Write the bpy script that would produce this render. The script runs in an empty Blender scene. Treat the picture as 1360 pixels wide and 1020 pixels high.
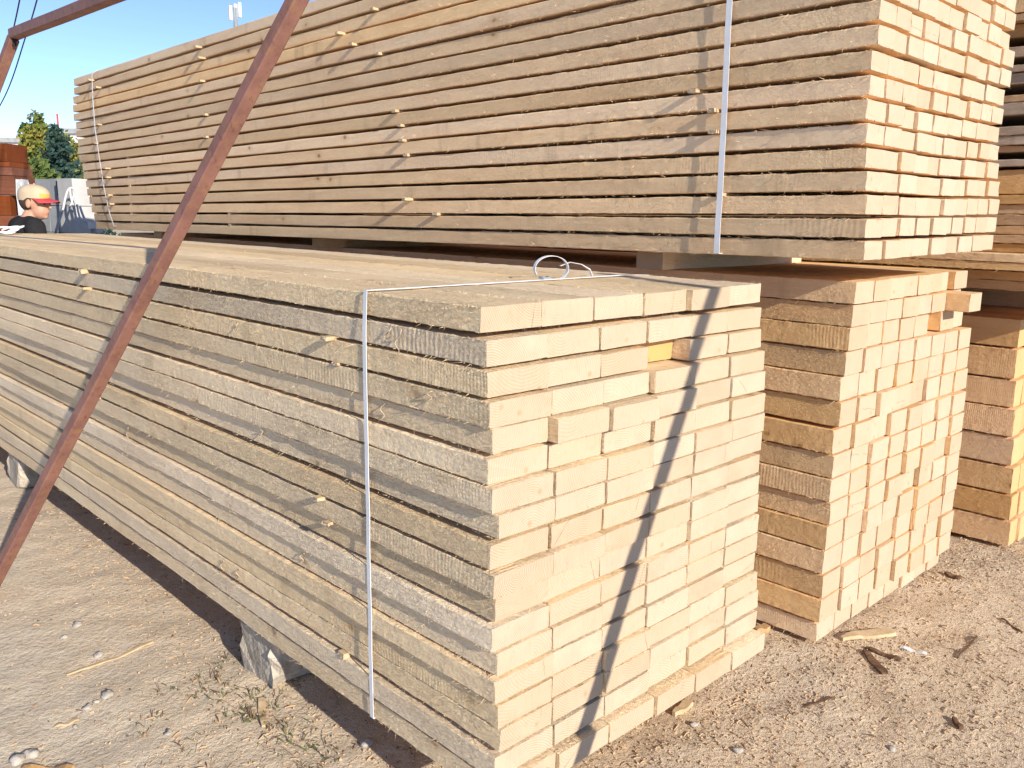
import bpy, bmesh, math, random
from mathutils import Vector, Matrix, noise as mnoise
R = random.Random(7)
scene = bpy.context.scene
col = scene.collection
V = Vector

# ------------------------------------------------------------------ camera
F_PX = 1137.55
CAM = V((-1.1002, -1.2043, 1.3814))
FWD = V((0.68503251, 0.70220957, -0.19399013))
RGT = V((0.71779934, -0.6960877, 0.01503394))
UPV = V((0.12447717, 0.14954472, 0.98088828))
cd = bpy.data.cameras.new('camera'); co = bpy.data.objects.new('camera', cd); col.objects.link(co)
M = Matrix((RGT, UPV, -FWD)).transposed().to_4x4(); M.translation = CAM
co.matrix_world = M
cd.sensor_width = 36; cd.lens = 36 * F_PX / 1360; cd.clip_end = 3000; cd.clip_start = 0.02
scene.camera = co

def ray(px, py): return FWD + RGT * ((px - 680) / F_PX) + UPV * ((510 - py) / F_PX)
def at(px, py, ax, v):
    d = ray(px, py); return CAM + d * ((v - CAM[ax]) / d[ax])
def dep(px, py, d): return CAM + ray(px, py) * d

# ------------------------------------------------------------------ helpers
def tag(o, label=None, cat=None, group=None, kind=None):
    if label: o['label'] = label
    if cat: o['category'] = cat
    if group: o['group'] = group
    o['kind'] = kind or 'thing'
    return o
def empty(name, loc, label, cat, group=None, rz=0):
    o = bpy.data.objects.new(name, None); col.objects.link(o); o.location = loc
    o.rotation_euler = (0, 0, rz); o.empty_display_size = 0.1
    return tag(o, label, cat, group)
class MB:
    def __init__(s): s.v = []; s.f = []; s.m = []; s.sm = []
    def add(s, vs, fs, m=0, smooth=False):
        b = len(s.v); s.v += [tuple(p) for p in vs]
        for f in fs: s.f.append(tuple(b + i for i in f)); s.m.append(m); s.sm.append(smooth)
    def box(s, c, d, m=0, rot=None, jit=0):
        vs = []
        for z in (-1, 1):
            for y in (-1, 1):
                for x in (-1, 1):
                    p = V((x*d[0]/2, y*d[1]/2, z*d[2]/2))
                    if jit: p += V((R.uniform(-jit, jit), R.uniform(-jit, jit), R.uniform(-jit, jit)))
                    if rot: p = rot @ p
                    vs.append(p + V(c))
        s.add(vs, [(0,2,3,1),(4,5,7,6),(0,1,5,4),(2,6,7,3),(0,4,6,2),(1,3,7,5)], m)
    def tube(s, pts, rad, n=8, m=0, caps=True, smooth=True):
        pts = [V(p) for p in pts]; rs = rad if isinstance(rad, (list, tuple)) else [rad]*len(pts)
        vs = []; fs = []; up = None
        for i, p in enumerate(pts):
            t = (pts[min(i+1, len(pts)-1)] - pts[max(i-1, 0)]).normalized()
            if up is None: up = V((0,0,1)) if abs(t.z) < .9 else V((1,0,0))
            a = (up - t*up.dot(t))
            if a.length < 1e-4: a = t.orthogonal()
            a.normalize(); b = t.cross(a); up = a
            for k in range(n):
                an = 2*math.pi*k/n; vs.append(p + (a*math.cos(an) + b*math.sin(an))*rs[i])
        for i in range(len(pts)-1):
            for k in range(n):
                fs.append((i*n+k, i*n+(k+1) % n, (i+1)*n+(k+1) % n, (i+1)*n+k))
        s.add(vs, fs, m, smooth)
        if caps:
            b = len(s.v) - len(vs)
            s.f.append(tuple(b+k for k in reversed(range(n)))); s.m.append(m); s.sm.append(False)
            s.f.append(tuple(b+(len(pts)-1)*n+k for k in range(n))); s.m.append(m); s.sm.append(False)
    def strip(s, pts, wdir, w, th=.0012, m=0):
        # flat band following pts, wide along wdir
        pts = [V(p) for p in pts]; n = len(pts); vs = []; fs = []
        for i, p in enumerate(pts):
            t = (pts[min(i+1, n-1)] - pts[max(i-1, 0)]).normalized()
            wd = V(wdir) - t*V(wdir).dot(t); wd.normalize(); nn = t.cross(wd)
            for a, b in ((-1,-1),(1,-1),(1,1),(-1,1)): vs.append(p + wd*(a*w/2) + nn*(b*th/2))
        for i in range(n-1):
            for k in range(4): fs.append((i*4+k, i*4+(k+1) % 4, i*4+4+(k+1) % 4, i*4+4+k))
        fs += [(3,2,1,0), tuple((n-1)*4+k for k in range(4))]
        s.add(vs, fs, m)
    def spike(s, p, d, w, m=0):
        p = V(p); d = V(d); a = d.orthogonal().normalized(); b = d.cross(a).normalized()
        s.add([p + a*w, p - a*w*.5 + b*w*.8, p - a*w*.5 - b*w*.8, p + d], [(0,1,3),(1,2,3),(2,0,3)], m)
    def ball(s, c, r, seg=10, rings=7, m=0, jit=0, rot=None):
        r = r if isinstance(r, (tuple, list)) else (r, r, r); vs = []; fs = []
        ph = R.random()*50
        for i in range(rings+1):
            th = math.pi*i/rings
            for k in range(seg):
                an = 2*math.pi*k/seg
                q = V((math.sin(th)*math.cos(an), math.sin(th)*math.sin(an), math.cos(th)))
                j = 1 + jit*mnoise.noise(q*1.7 + V((ph, 0, 0)))*2
                p = V((q.x*r[0]*j, q.y*r[1]*j, q.z*r[2]*j))
                if rot: p = rot @ p
                vs.append(p + V(c))
        for i in range(rings):
            for k in range(seg):
                fs.append((i*seg+k, (i+1)*seg+k, (i+1)*seg+(k+1) % seg, i*seg+(k+1) % seg))
        s.add(vs, fs, m, True)
    def mesh(s, name, mats):
        me = bpy.data.meshes.new(name); me.from_pydata(s.v, [], s.f)
        for m in (mats if isinstance(mats, (list, tuple)) else [mats]): me.materials.append(m)
        me.polygons.foreach_set('material_index', s.m); me.polygons.foreach_set('use_smooth', s.sm)
        me.update(); return me
    def build(s, name, mats, parent=None, loc=None, rz=0):
        o = bpy.data.objects.new(name, s.mesh(name, mats)); col.objects.link(o)
        if parent: o.parent = parent
        if loc is not None: o.location = loc; o.rotation_euler = (0, 0, rz)
        return o

# ------------------------------------------------------------------ materials
class NT:
    def __init__(s, name):
        s.mat = bpy.data.materials.new(name); s.mat.use_nodes = True
        s.t = s.mat.node_tree; s.t.nodes.clear()
        s.out = s.n('ShaderNodeOutputMaterial'); s.b = s.n('ShaderNodeBsdfPrincipled')
        s.l(s.b.outputs[0], s.out.inputs[0])
    def n(s, ty, **k):
        nd = s.t.nodes.new(ty)
        for a, b in k.items(): setattr(nd, a, b)
        return nd
    def l(s, a, b): s.t.links.new(a, b)
    def put(s, sock, v):
        if isinstance(v, bpy.types.NodeSocket): s.l(v, sock)
        else: sock.default_value = v
    def math(s, op, a, b=0, c=0, clamp=False):
        nd = s.n('ShaderNodeMath', operation=op, use_clamp=clamp)
        s.put(nd.inputs[0], a); s.put(nd.inputs[1], b); s.put(nd.inputs[2], c); return nd.outputs[0]
    def vec(s, op, a, b):
        nd = s.n('ShaderNodeVectorMath', operation=op); s.put(nd.inputs[0], a); s.put(nd.inputs[1], b); return nd.outputs[0]
    def mix(s, f, a, b, mode='MIX'):
        nd = s.n('ShaderNodeMix', data_type='RGBA', blend_type=mode); nd.clamp_factor = True
        s.put(nd.inputs[0], f)
        s.put(nd.inputs[6], a if not isinstance(a, tuple) else (*a[:3], 1)); s.put(nd.inputs[7], b if not isinstance(b, tuple) else (*b[:3], 1))
        return nd.outputs[2]
    def ramp(s, f, lo, hi):
        nd = s.n('ShaderNodeMapRange'); nd.clamp = True
        s.put(nd.inputs[0], f); nd.inputs[1].default_value = lo; nd.inputs[2].default_value = hi; return nd.outputs[0]
    def noise(s, vec, scale, detail=3, rough=.55, dist=0):
        nd = s.n('ShaderNodeTexNoise'); s.put(nd.inputs['Vector'], vec)
        nd.inputs['Scale'].default_value = scale; nd.inputs['Detail'].default_value = detail
        nd.inputs['Roughness'].default_value = rough; nd.inputs['Distortion'].default_value = dist; return nd.outputs[0]
    def bump(s, h, dist, strength=1, prev=None):
        nd = s.n('ShaderNodeBump'); nd.inputs['Strength'].default_value = strength; nd.inputs['Distance'].default_value = dist
        s.put(nd.inputs['Height'], h)
        if prev: s.l(prev, nd.inputs['Normal'])
        return nd.outputs[0]
    def coords(s, rnd=True):
        tc = s.n('ShaderNodeTexCoord').outputs['Object']
        if not rnd: return tc, None, None
        r = s.n('ShaderNodeObjectInfo').outputs['Random']
        w = s.n('ShaderNodeTexWhiteNoise', noise_dimensions='1D'); s.l(r, w.inputs['W'])
        off = s.vec('MULTIPLY', w.outputs['Color'], (40, 40, 40))
        return tc, s.vec('ADD', tc, off), w
    def fin(s, colr, rough=.8, spec=.2, nrm=None, metal=0):
        s.put(s.b.inputs['Base Color'], colr if not isinstance(colr, tuple) else (*colr[:3], 1))
        s.put(s.b.inputs['Roughness'], rough); s.b.inputs['Specular IOR Level'].default_value = spec
        s.b.inputs['Metallic'].default_value = metal
        if nrm: s.l(nrm, s.b.inputs['Normal'])
        return s.mat

def wood_side(name, ca, cb, cdirt, fuzz=1.0, dirt=.5, knot=.8):
    t = NT(name); tc, p, w = t.coords()
    sep = t.n('ShaderNodeSeparateColor'); t.l(w.outputs['Color'], sep.inputs[0])
    pg = t.vec('MULTIPLY', p, (1, .03, 1))
    grain = t.noise(pg, 85, 5, .65, .25)
    c = t.mix(t.ramp(grain, .3, .72), ca, cb)
    fine = t.noise(t.vec('MULTIPLY', p, (1, .12, 1)), 260, 3, .7)
    c = t.mix(t.ramp(fine, .35, .8), c, t.mix(.6, c, tuple(min(.9, q*1.3) for q in cb)))
    blot = t.noise(t.vec('MULTIPLY', p, (2, .8, 2)), 2.2, 5, .62)
    c = t.mix(t.math('MULTIPLY', t.ramp(blot, .45, .75), dirt), c, cdirt)
    st = t.noise(t.vec('MULTIPLY', p, (6, 7, .8)), 1.0, 4, .6)
    c = t.mix(t.math('MULTIPLY', t.ramp(st, .60, .72), dirt*.9), c, t.mix(.55, c, (.16, .11, .07)))
    # knots
    vo = t.n('ShaderNodeTexVoronoi'); vo.inputs['Scale'].default_value = 7.5; vo.inputs['Randomness'].default_value = 1
    wob = t.noise(p, 60, 2); pk = t.vec('MULTIPLY', p, (1, .62, 1))
    t.put(vo.inputs['Vector'], pk)
    d = t.math('ADD', vo.outputs['Distance'], t.math('MULTIPLY', t.math('SUBTRACT', wob, .5), .05))
    kn = t.math('SUBTRACT', 1, t.ramp(d, .035, .085))
    c = t.mix(t.math('MULTIPLY', kn, knot), c, (.20, .10, .045))
    halo = t.math('SUBTRACT', 1, t.ramp(d, .1, .22)); c = t.mix(t.math('MULTIPLY', halo, .2), c, (.42, .25, .12))
    br = t.math('MULTIPLY_ADD', sep.outputs[0], .26, .86)
    hs = t.n('ShaderNodeHueSaturation'); t.put(hs.inputs['Color'], c); t.put(hs.inputs['Value'], br)
    t.put(hs.inputs['Saturation'], t.math('MULTIPLY_ADD', sep.outputs[1], .30, .90))
    # saw texture : torn fibre fuzz and band-saw ridges, in patches
    rough = t.ramp(t.noise(t.vec('MULTIPLY', p, (3, .7, 3)), 1.6, 4), .38, .66)
    amt = t.math('MULTIPLY_ADD', rough, t.math('MULTIPLY_ADD', sep.outputs[2], .7, .5), .25)
    fz = t.noise(t.vec('MULTIPLY', p, (1, .45, 1)), 120, 4, .7, 1.2)
    fz2 = t.noise(p, 38, 3, .6)
    sy = t.n('ShaderNodeSeparateXYZ'); t.l(p, sy.inputs[0])
    wv = t.math('SINE', t.math('ADD', t.math('MULTIPLY', sy.outputs[1], t.math('MULTIPLY_ADD', sep.outputs[0], 420, 380)), t.math('MULTIPLY', t.noise(p, 14, 2), 9)))
    wvm = t.math('MULTIPLY', wv, t.ramp(t.noise(t.vec('MULTIPLY', p, (1, .5, 1)), 3.1, 3), .54, .72))
    h = t.math('ADD', t.math('MULTIPLY', fz, amt), t.math('MULTIPLY', wvm, .07))
    h = t.math('ADD', h, t.math('MULTIPLY', fz2, .35))
    h = t.math('SUBTRACT', h, t.math('MULTIPLY', kn, .2))
    nr = t.bump(h, .0042*fuzz, .9)
    return t.fin(hs.outputs[0], .85, .15, nr)

def wood_end(name, ca, cb, cring, ringk=.75):
    t = NT(name); tc, p, w = t.coords()
    sep = t.n('ShaderNodeSeparateColor'); t.l(w.outputs['Color'], sep.inputs[0])
    s3 = t.n('ShaderNodeSeparateXYZ'); t.l(tc, s3.inputs[0])
    cx = t.math('MULTIPLY_ADD', sep.outputs[0], .20, -.10); cz = t.math('MULTIPLY_ADD', sep.outputs[1], .30, -.13)
    wob = t.noise(p, 18, 3)
    dx = t.math('SUBTRACT', s3.outputs[0], cx); dz = t.math('SUBTRACT', s3.outputs[2], cz)
    dist = t.math('SQRT', t.math('ADD', t.math('MULTIPLY', dx, dx), t.math('MULTIPLY', dz, dz)))
    dist = t.math('ADD', dist, t.math('MULTIPLY', wob, .012))
    fr = t.math('FRACT', t.math('MULTIPLY', dist, t.math('MULTIPLY_ADD', sep.outputs[2], 90, 120)))
    ring = t.math('POWER', fr, 3.2)
    vis = t.math('MULTIPLY', t.math('MULTIPLY_ADD', t.math('POWER', sep.outputs[2], 1.2), .8, .2), t.ramp(t.noise(p, 9, 2), .25, .6))
    tint = t.mix(sep.outputs[1], ca, cb)
    blot = t.noise(p, 22, 4, .6); tint = t.mix(t.math('MULTIPLY', t.ramp(blot, .42, .75), .45), tint, cb)
    c = t.mix(t.math('MULTIPLY', ring, t.math('MULTIPLY_ADD', vis, ringk, .05)), tint, cring)
    # drying checks across some ends, knots and specks
    ang = t.math('MULTIPLY', sep.outputs[1], 6.28)
    ln = t.math('ADD', t.math('MULTIPLY', dx, t.math('SINE', ang)), t.math('MULTIPLY', dz, t.math('COSINE', ang)))
    ln = t.math('ABSOLUTE', t.math('ADD', ln, t.math('MULTIPLY', t.math('SUBTRACT', t.noise(p, 30, 3), .5), .012)))
    ck = t.math('MULTIPLY', t.math('SUBTRACT', 1, t.ramp(ln, .0003, .0011)), t.math('GREATER_THAN', sep.outputs[0], .62))
    ck = t.math('MULTIPLY', ck, t.ramp(t.noise(p, 16, 2), .46, .55))
    c = t.mix(t.math('MULTIPLY', ck, .75), c, (.14, .065, .03))
    vo = t.n('ShaderNodeTexVoronoi'); vo.inputs['Scale'].default_value = 14; t.put(vo.inputs['Vector'], p)
    sp = t.math('SUBTRACT', 1, t.ramp(vo.outputs['Distance'], .04, .13))
    c = t.mix(t.math('MULTIPLY', sp, .5), c, (.38, .2, .09))
    sr = t.noise(t.vec('MULTIPLY', p, (1, 1, .22)), 170, 3, .7)
    c = t.mix(t.math('MULTIPLY', t.ramp(sr, .5, .8), .16), c, cring)
    nr = t.bump(t.math('ADD', sr, t.math('MULTIPLY', ring, .15)), .0012, .7)
    return t.fin(c, .8, .15, nr)

M_A = wood_side('sawn spruce side', (.76, .56, .365), (.83, .64, .44), (.65, .465, .295), 2.6, .38, .5)  # light balance in the colour of these stacks: shaded sides raised, sunlit ends lowered
M_AE = wood_end('sawn spruce end', (.515, .42, .308), (.48, .365, .25), (.21, .105, .05))
M_B = wood_side('dry batten side', (.78, .53, .325), (.82, .59, .38), (.66, .425, .25), .6, .5, .75)
M_BE = wood_end('dry batten end', (.525, .43, .32), (.495, .38, .265), (.24, .13, .07), .5)
M_C = wood_side('fresh beam side', (.78, .50, .28), (.82, .57, .34), (.66, .40, .215), 1.2, .4, .6)
M_CE = wood_end('fresh beam end', (.52, .42, .308), (.485, .37, .252), (.22, .115, .06), .65)
M_D = wood_side('pine timber side', (.72, .44, .23), (.78, .53, .31), (.60, .35, .17), .9, .5, .8)
M_DE = wood_end('pine timber end', (.60, .42, .22), (.55, .36, .17), (.38, .2, .08))
M_E = wood_side('weathered board side', (.42, .32, .235), (.52, .41, .31), (.30, .225, .16), .5, .6, .5)
M_EB = wood_side('brown board side', (.50, .31, .16), (.60, .40, .22), (.38, .22, .11), .6, .5, .6)
M_YE = wood_end('resin yellow end', (.60, .36, .15), (.56, .32, .12), (.45, .24, .08))
M_RU = wood_side('red brown stained timber side', (.13, .045, .026), (.21, .076, .042), (.07, .026, .017), .5, .6, .3)

def simple(name, c1, c2, scale=20, rough=.6, spec=.3, bump=0, bscale=80, metal=0):
    t = NT(name); tc, p, w = t.coords()
    c = t.mix(t.ramp(t.noise(p, scale, 4, .6), .35, .68), c1, c2)
    nr = t.bump(t.noise(p, bscale, 4, .6), bump, .8) if bump else None
    return t.fin(c, rough, spec, nr, metal)
M_STRAP = simple('white strapping', (.78, .79, .80), (.70, .71, .73), 30, .35, .5)
M_CONC = simple('concrete block', (.50, .44, .36), (.30, .255, .20), 14, .95, .1, .02, 28)
M_WALL = simple('grey concrete wall', (.36, .37, .37), (.27, .28, .285), 3, .9, .15, .004, 40)
M_STONE = simple('pale stone', (.46, .42, .37), (.36, .325, .285), 30, .9, .15, .003, 120)
M_CRUMB = simple('soil crumbs and shavings', (.56, .42, .28), (.36, .25, .16), 25, .9, .1, .001, 200)
M_BARK = simple('dark bark chip', (.20, .115, .065), (.10, .06, .038), 60, .9, .1, .003, 150)
M_CHIP = simple('pale wood chip', (.58, .44, .28), (.48, .34, .19), 40, .8, .15, .001, 200)
M_BLACK = simple('black cloth', (.018, .018, .02), (.028, .028, .03), 12, .9, .1, .002, 60)
M_WIRE = simple('black cable', (.012, .012, .014), (.02, .02, .02), 5, .6, .3)
M_ROPE = simple('white cable', (.66, .66, .64), (.55, .55, .53), 10, .6, .3)
M_JEAN = simple('dark trousers', (.03, .035, .05), (.05, .055, .07), 20, .9, .1)
M_SHOE = simple('worn shoes', (.05, .04, .035), (.08, .07, .06), 20, .7, .2)
M_SKIN = simple('skin', (.52, .29, .20), (.46, .24, .16), 25, .55, .35, .0006, 200)
M_HAIR = simple('short brown hair', (.05, .03, .02), (.09, .055, .035), 120, .7, .3, .002, 300)
M_EYE = simple('eye', (.03, .02, .015), (.05, .03, .02), 10, .2, .5)
M_CAP = simple('beige cap cloth', (.52, .42, .30), (.45, .36, .25), 15, .9, .1, .0008, 250)
M_CAPY = simple('yellow cap cloth', (.62, .40, .12), (.55, .34, .10), 15, .85, .1)
M_CAPR = simple('red cap cloth', (.46, .07, .085), (.38, .05, .06), 15, .85, .1)
M_WHITE = simple('white plaster', (.74, .74, .73), (.66, .66, .66), 1, .8, .2)
M_RED = simple('red paint', (.55, .08, .06), (.48, .06, .05), 3, .6, .3)
M_GLASS = simple('dark window', (.04, .05, .06), (.06, .07, .08), 1, .15, .5)
M_GALV = simple('galvanised steel', (.5, .52, .54), (.4, .42, .44), 8, .5, .4, 0, 10, .6)
M_PLAST = simple('clear plastic wrap', (.62, .64, .66), (.45, .47, .50), 12, .3, .5, .004, 30)

def rust():
    t = NT('red oxide painted steel'); tc, p, w = t.coords()
    c = t.mix(t.ramp(t.noise(p, 9, 5, .65), .35, .7), (.185, .085, .066), (.275, .132, .104))
    c = t.mix(t.math('MULTIPLY', t.ramp(t.noise(p, 32, 5, .75), .50, .66), .5), c, (.30, .165, .075))
    c = t.mix(t.math('MULTIPLY', t.ramp(t.noise(t.vec('MULTIPLY', p, (1, 1, .5)), 45, 4, .75), .58, .68), .55), c, (.09, .03, .02))
    return t.fin(c, .62, .35, t.bump(t.noise(p, 130, 4, .7), .0012, .7))
M_RUST = rust()

def leafmat(name, c1, c2, c3):
    t = NT(name); tc, p, w = t.coords(False)[0], None, None
    g = t.n('ShaderNodeNewGeometry').outputs['Random Per Island']
    c = t.mix(g, c1, c2); c = t.mix(t.ramp(t.noise(tc, .9, 3), .4, .65), c, c3)
    return t.fin(c, .7, .2)
M_YLEAF = leafmat('yellowing leaves', (.17, .19, .035), (.30, .235, .04), (.10, .14, .035))
M_GLEAF = leafmat('green leaves', (.08, .125, .035), (.14, .165, .04), (.06, .10, .03))
M_NEEDLE = leafmat('blue green needles', (.035, .075, .06), (.06, .11, .085), (.022, .05, .042))
M_TRUNK = simple('tree bark', (.09, .06, .04), (.05, .035, .025), 12, .9, .1, .01, 20)

def ground_mat():
    t = NT('sandy yard soil'); tc = t.coords(False)[0]
    s = t.n('ShaderNodeSeparateXYZ'); t.l(tc, s.inputs[0])
    n1 = t.noise(tc, 1.3, 5, .6); n2 = t.noise(tc, 9, 5, .65); n3 = t.noise(tc, 60, 4, .7); n4 = t.noise(tc, 260, 3, .7)
    side = t.ramp(t.math('ADD', s.outputs[0], t.math('MULTIPLY', n1, 1.2)), -.35, .95)   # packed pale track on one side, brown sawdust on the other
    c = t.mix(side, (.68, .60, .48), (.66, .525, .375))
    c = t.mix(t.math('MULTIPLY', t.ramp(n2, .40, .72), .4), c, (.50, .385, .27))
    c = t.mix(t.math('MULTIPLY', t.ramp(n1, .5, .7), .4), c, (.70, .60, .47))
    c = t.mix(t.math('MULTIPLY', t.ramp(n3, .5, .75), .55), c, (.34, .24, .155))
    c = t.mix(t.math('MULTIPLY', t.ramp(n4, .56, .74), .6), c, (.78, .66, .50))
    c = t.mix(t.math('MULTIPLY', t.ramp(t.noise(t.vec('ADD', tc, (7, 3, 1)), 190, 3, .75), .62, .76), .55), c, (.27, .18, .11))
    h = t.math('ADD', t.math('MULTIPLY', n3, .8), t.math('MULTIPLY', n4, .28)); h = t.math('ADD', h, t.math('MULTIPLY', n2, 1.2))
    return t.fin(c, .95, .1, t.bump(h, .016, .85))
M_GROUND = ground_mat()

# ------------------------------------------------------------------ world and sun
LDIR = V((.155, 1, -.42)).normalized()
w = bpy.data.worlds.new("World"); scene.world = w; w.use_nodes = True
nt = w.node_tree; bg = nt.nodes['Background']; sk = nt.nodes.new('ShaderNodeTexSky')
sk.sky_type = 'NISHITA'; sk.sun_disc = False; sk.sun_elevation = math.asin(-LDIR.z); sk.sun_rotation = math.radians(180+8.8)
sk.altitude = 900; sk.dust_density = 0; sk.ozone_density = 1.2; sk.air_density = .38
nt.links.new(sk.outputs[0], bg.inputs[0]); bg.inputs[1].default_value = .15
sl = bpy.data.lights.new('sun', 'SUN'); so = bpy.data.objects.new('sun', sl); col.objects.link(so)
sl.energy = 3.6; sl.angle = math.radians(.5); sl.color = (1, .92, .79)
so.rotation_euler = LDIR.to_track_quat('-Z', 'Y').to_euler(); so.location = (-2, -8, 6)
scene.view_settings.view_transform = 'Standard'; scene.view_settings.look = 'None'
scene.view_settings.exposure = .96; scene.view_settings.gamma = 1
scene.cycles.max_bounces = 8; scene.cycles.diffuse_bounces = 5

# ------------------------------------------------------------------ ground, one sheet to the horizon
def axis(lo, hi, st):
    a = []; v = lo
    while v <= hi + 1e-6: a.append(v); v += st
    d = st; v = lo; pre = []
    while v > -900: d *= 1.35; v -= d; pre.append(v)
    d = st; v = a[-1]; post = []
    while v < 900: d *= 1.35; v += d; post.append(v)
    return pre[::-1] + a + post
def gz(x, y):
    p = V((x, y, 0))
    return .014*mnoise.noise(p*1.4) + .009*mnoise.noise(p*5.3) + .006*mnoise.noise(p*15) - .012
xs = axis(-2.2, 4.2, .03); ys = axis(-1.6, 4.6, .03)
mb = MB(); vs = [(x, y, gz(x, y) if abs(x) < 30 and abs(y) < 30 else -.012) for y in ys for x in xs]; nx = len(xs)
mb.add(vs, [(j*nx+i, j*nx+i+1, (j+1)*nx+i+1, (j+1)*nx+i) for j in range(len(ys)-1) for i in range(nx-1)], 0, True)
tag(mb.build('ground', M_GROUND), kind='structure')

# ------------------------------------------------------------------ boards
def perim(wd, h, c, fine):
    fr = (.25, .5, .75) if fine else (.5,)
    P = [(-wd/2+c, 0)] + [(-wd/2+c+(wd-2*c)*f, 0) for f in fr] + [(wd/2-c, 0), (wd/2, c)]
    P += [(wd/2, c+(h-2*c)*f) for f in fr] + [(wd/2, h-c), (wd/2-c, h)]
    P += [(wd/2-c-(wd-2*c)*f, h) for f in fr] + [(-wd/2+c, h), (-wd/2, h-c)]
    P += [(-wd/2, h-c-(h-2*c)*f) for f in fr] + [(-wd/2, c)]
    return P
def board(wd, h, L, mats, hi=False, fuzz=True, far=None, bow=0, top=False, near_fine=1.3):
    """a sawn board from y=0 to y=L, base at z=0; far = (dx, dz) shift of the far end"""
    mb = MB(); c = R.uniform(.0012, .003); P = perim(wd, h, c, hi); n = len(P)
    if hi:
        Y = [0, .003]; st = .02
        while Y[-1] < L-.25:
            Y.append(Y[-1]+st)
            if Y[-1] > near_fine: st = min(st*1.06, .12)
        Y += [L-.003, L]
    else: Y = [0, .003, .03, .12, L*.5, L-.01, L]
    seed = R.random()*1000; vs = []
    for j, y in enumerate(Y):
        t = y/L; ox = oz = 0
        if far: ox, oz = far[0]*t, far[1]*t
        if bow: ox += bow*math.sin(math.pi*min(1, t*1.0))*1.0; 
        if hi:
            ox += .0045*mnoise.noise(V((y*1.1, seed, 0))) + .0012*mnoise.noise(V((y*6, seed, 3))); oz += .0022*mnoise.noise(V((y*1.0, 0, seed)))
        for k, (x, z) in enumerate(P):
            edge = min(abs(abs(x)-wd/2), 1) < c*1.5 and min(z, h-z) < c*1.5
            a = .0019 if edge else .00045
            q = V((y*23+seed, k*3.1, seed)); jx = a*mnoise.noise(q); jz = a*mnoise.noise(q+V((9, 5, 3)))
            e = .35*a*R.uniform(-1, 1)
            yy = y + (R.uniform(-.0012, .0012) if j == 0 else 0)
            vs.append((x+ox+jx+e, yy, z+oz+jz-e))
    fs = [(j*n+k, (j+1)*n+k, (j+1)*n+(k+1) % n, j*n+(k+1) % n) for j in range(len(Y)-1) for k in range(n)]
    mb.add(vs, fs, 0, False)
    mb.f.append(tuple(k for k in range(n))); mb.m.append(1); mb.sm.append(False)
    mb.f.append(tuple((len(Y)-1)*n+k for k in reversed(range(n)))); mb.m.append(1); mb.sm.append(False)
    if fuzz:
        for _ in range(R.randint(9, 20)):          # torn fibres on the lower edge of the cut end
            x = R.uniform(-wd/2, wd/2); l = R.choice((.003, .004, .005, .006, .008, .013))*R.uniform(.7, 1.2)
            mb.spike((x, R.uniform(-.001, .004), .0015), (R.uniform(-.5, .5)*l, -R.uniform(.0, .5)*l, -l*.8), R.uniform(.0004, .0009), 1)
        for _ in range(R.randint(3, 8)):
            l = R.choice((.003, .005, .008))
            mb.spike((-wd/2+.001, .002, R.uniform(0, h)), (-l, -R.uniform(0, .6)*l, R.uniform(-.5, .5)*l), R.uniform(.0004, .0008), 1)
    if hi:
        for _ in range(230):
            y = near_fine*2.2*R.random()**1.5; l = R.choice((.003, .004, .005, .006, .009, .014, .022))*R.uniform(.6, 1.2)
            z = R.choice((0, 0, h, h, R.uniform(0, h)))
            mb.spike((-wd/2+.0008, y, z), (-l*R.uniform(.3, .8), R.uniform(-1, 1)*l, R.uniform(-.8, .5)*l), R.uniform(.0004, .0009), 0)
    if top:
        for _ in range(120):
            y = 2.5*R.random()**1.5; l = R.choice((.004, .006, .01))
            mb.spike((R.choice((-1, 1))*wd/2, y, h-.001), (R.uniform(-.6, .6)*l, R.uniform(-1, 1)*l, l*R.uniform(.3, 1)), R.uniform(.0004, .0009), 0)
    return mb
ORD = ['', 'first', 'second', 'third', 'fourth', 'fifth', 'sixth', 'seventh', 'eighth', 'ninth', 'tenth', 'eleventh', 'twelfth',
       'thirteenth', 'fourteenth', 'fifteenth', 'sixteenth', 'seventeenth', 'eighteenth', 'nineteenth', 'twentieth', 'twenty-first', 'twenty-second', 'twenty-third', 'twenty-fourth']
def colw(c, n): return 'leftmost' if c == 0 else ('rightmost' if c == n-1 else ORD[c+1] + ' from left')
def rowd(r, n): return 'top row' if r == 0 else ('bottom row' if r == n-1 else ORD[r+1] + ' row down')
def rowu(r, n): return 'bottom row' if r == 0 else ('top row' if r == n-1 else ORD[r+1] + ' row up')
def ends(n, W, jit, gap=0):
    """n board widths that fill W with small uneven gaps -> list of (centre, width)"""
    ws = [R.uniform(1-jit, 1+jit) for _ in range(n)]; s = sum(ws); x = 0; o = []
    for q in ws:
        ww = W*q/s; g = gap + R.choice((.002, .0025, .003, .004, .006)); o.append((x+ww/2, ww-g)); x += ww
    return o

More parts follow.
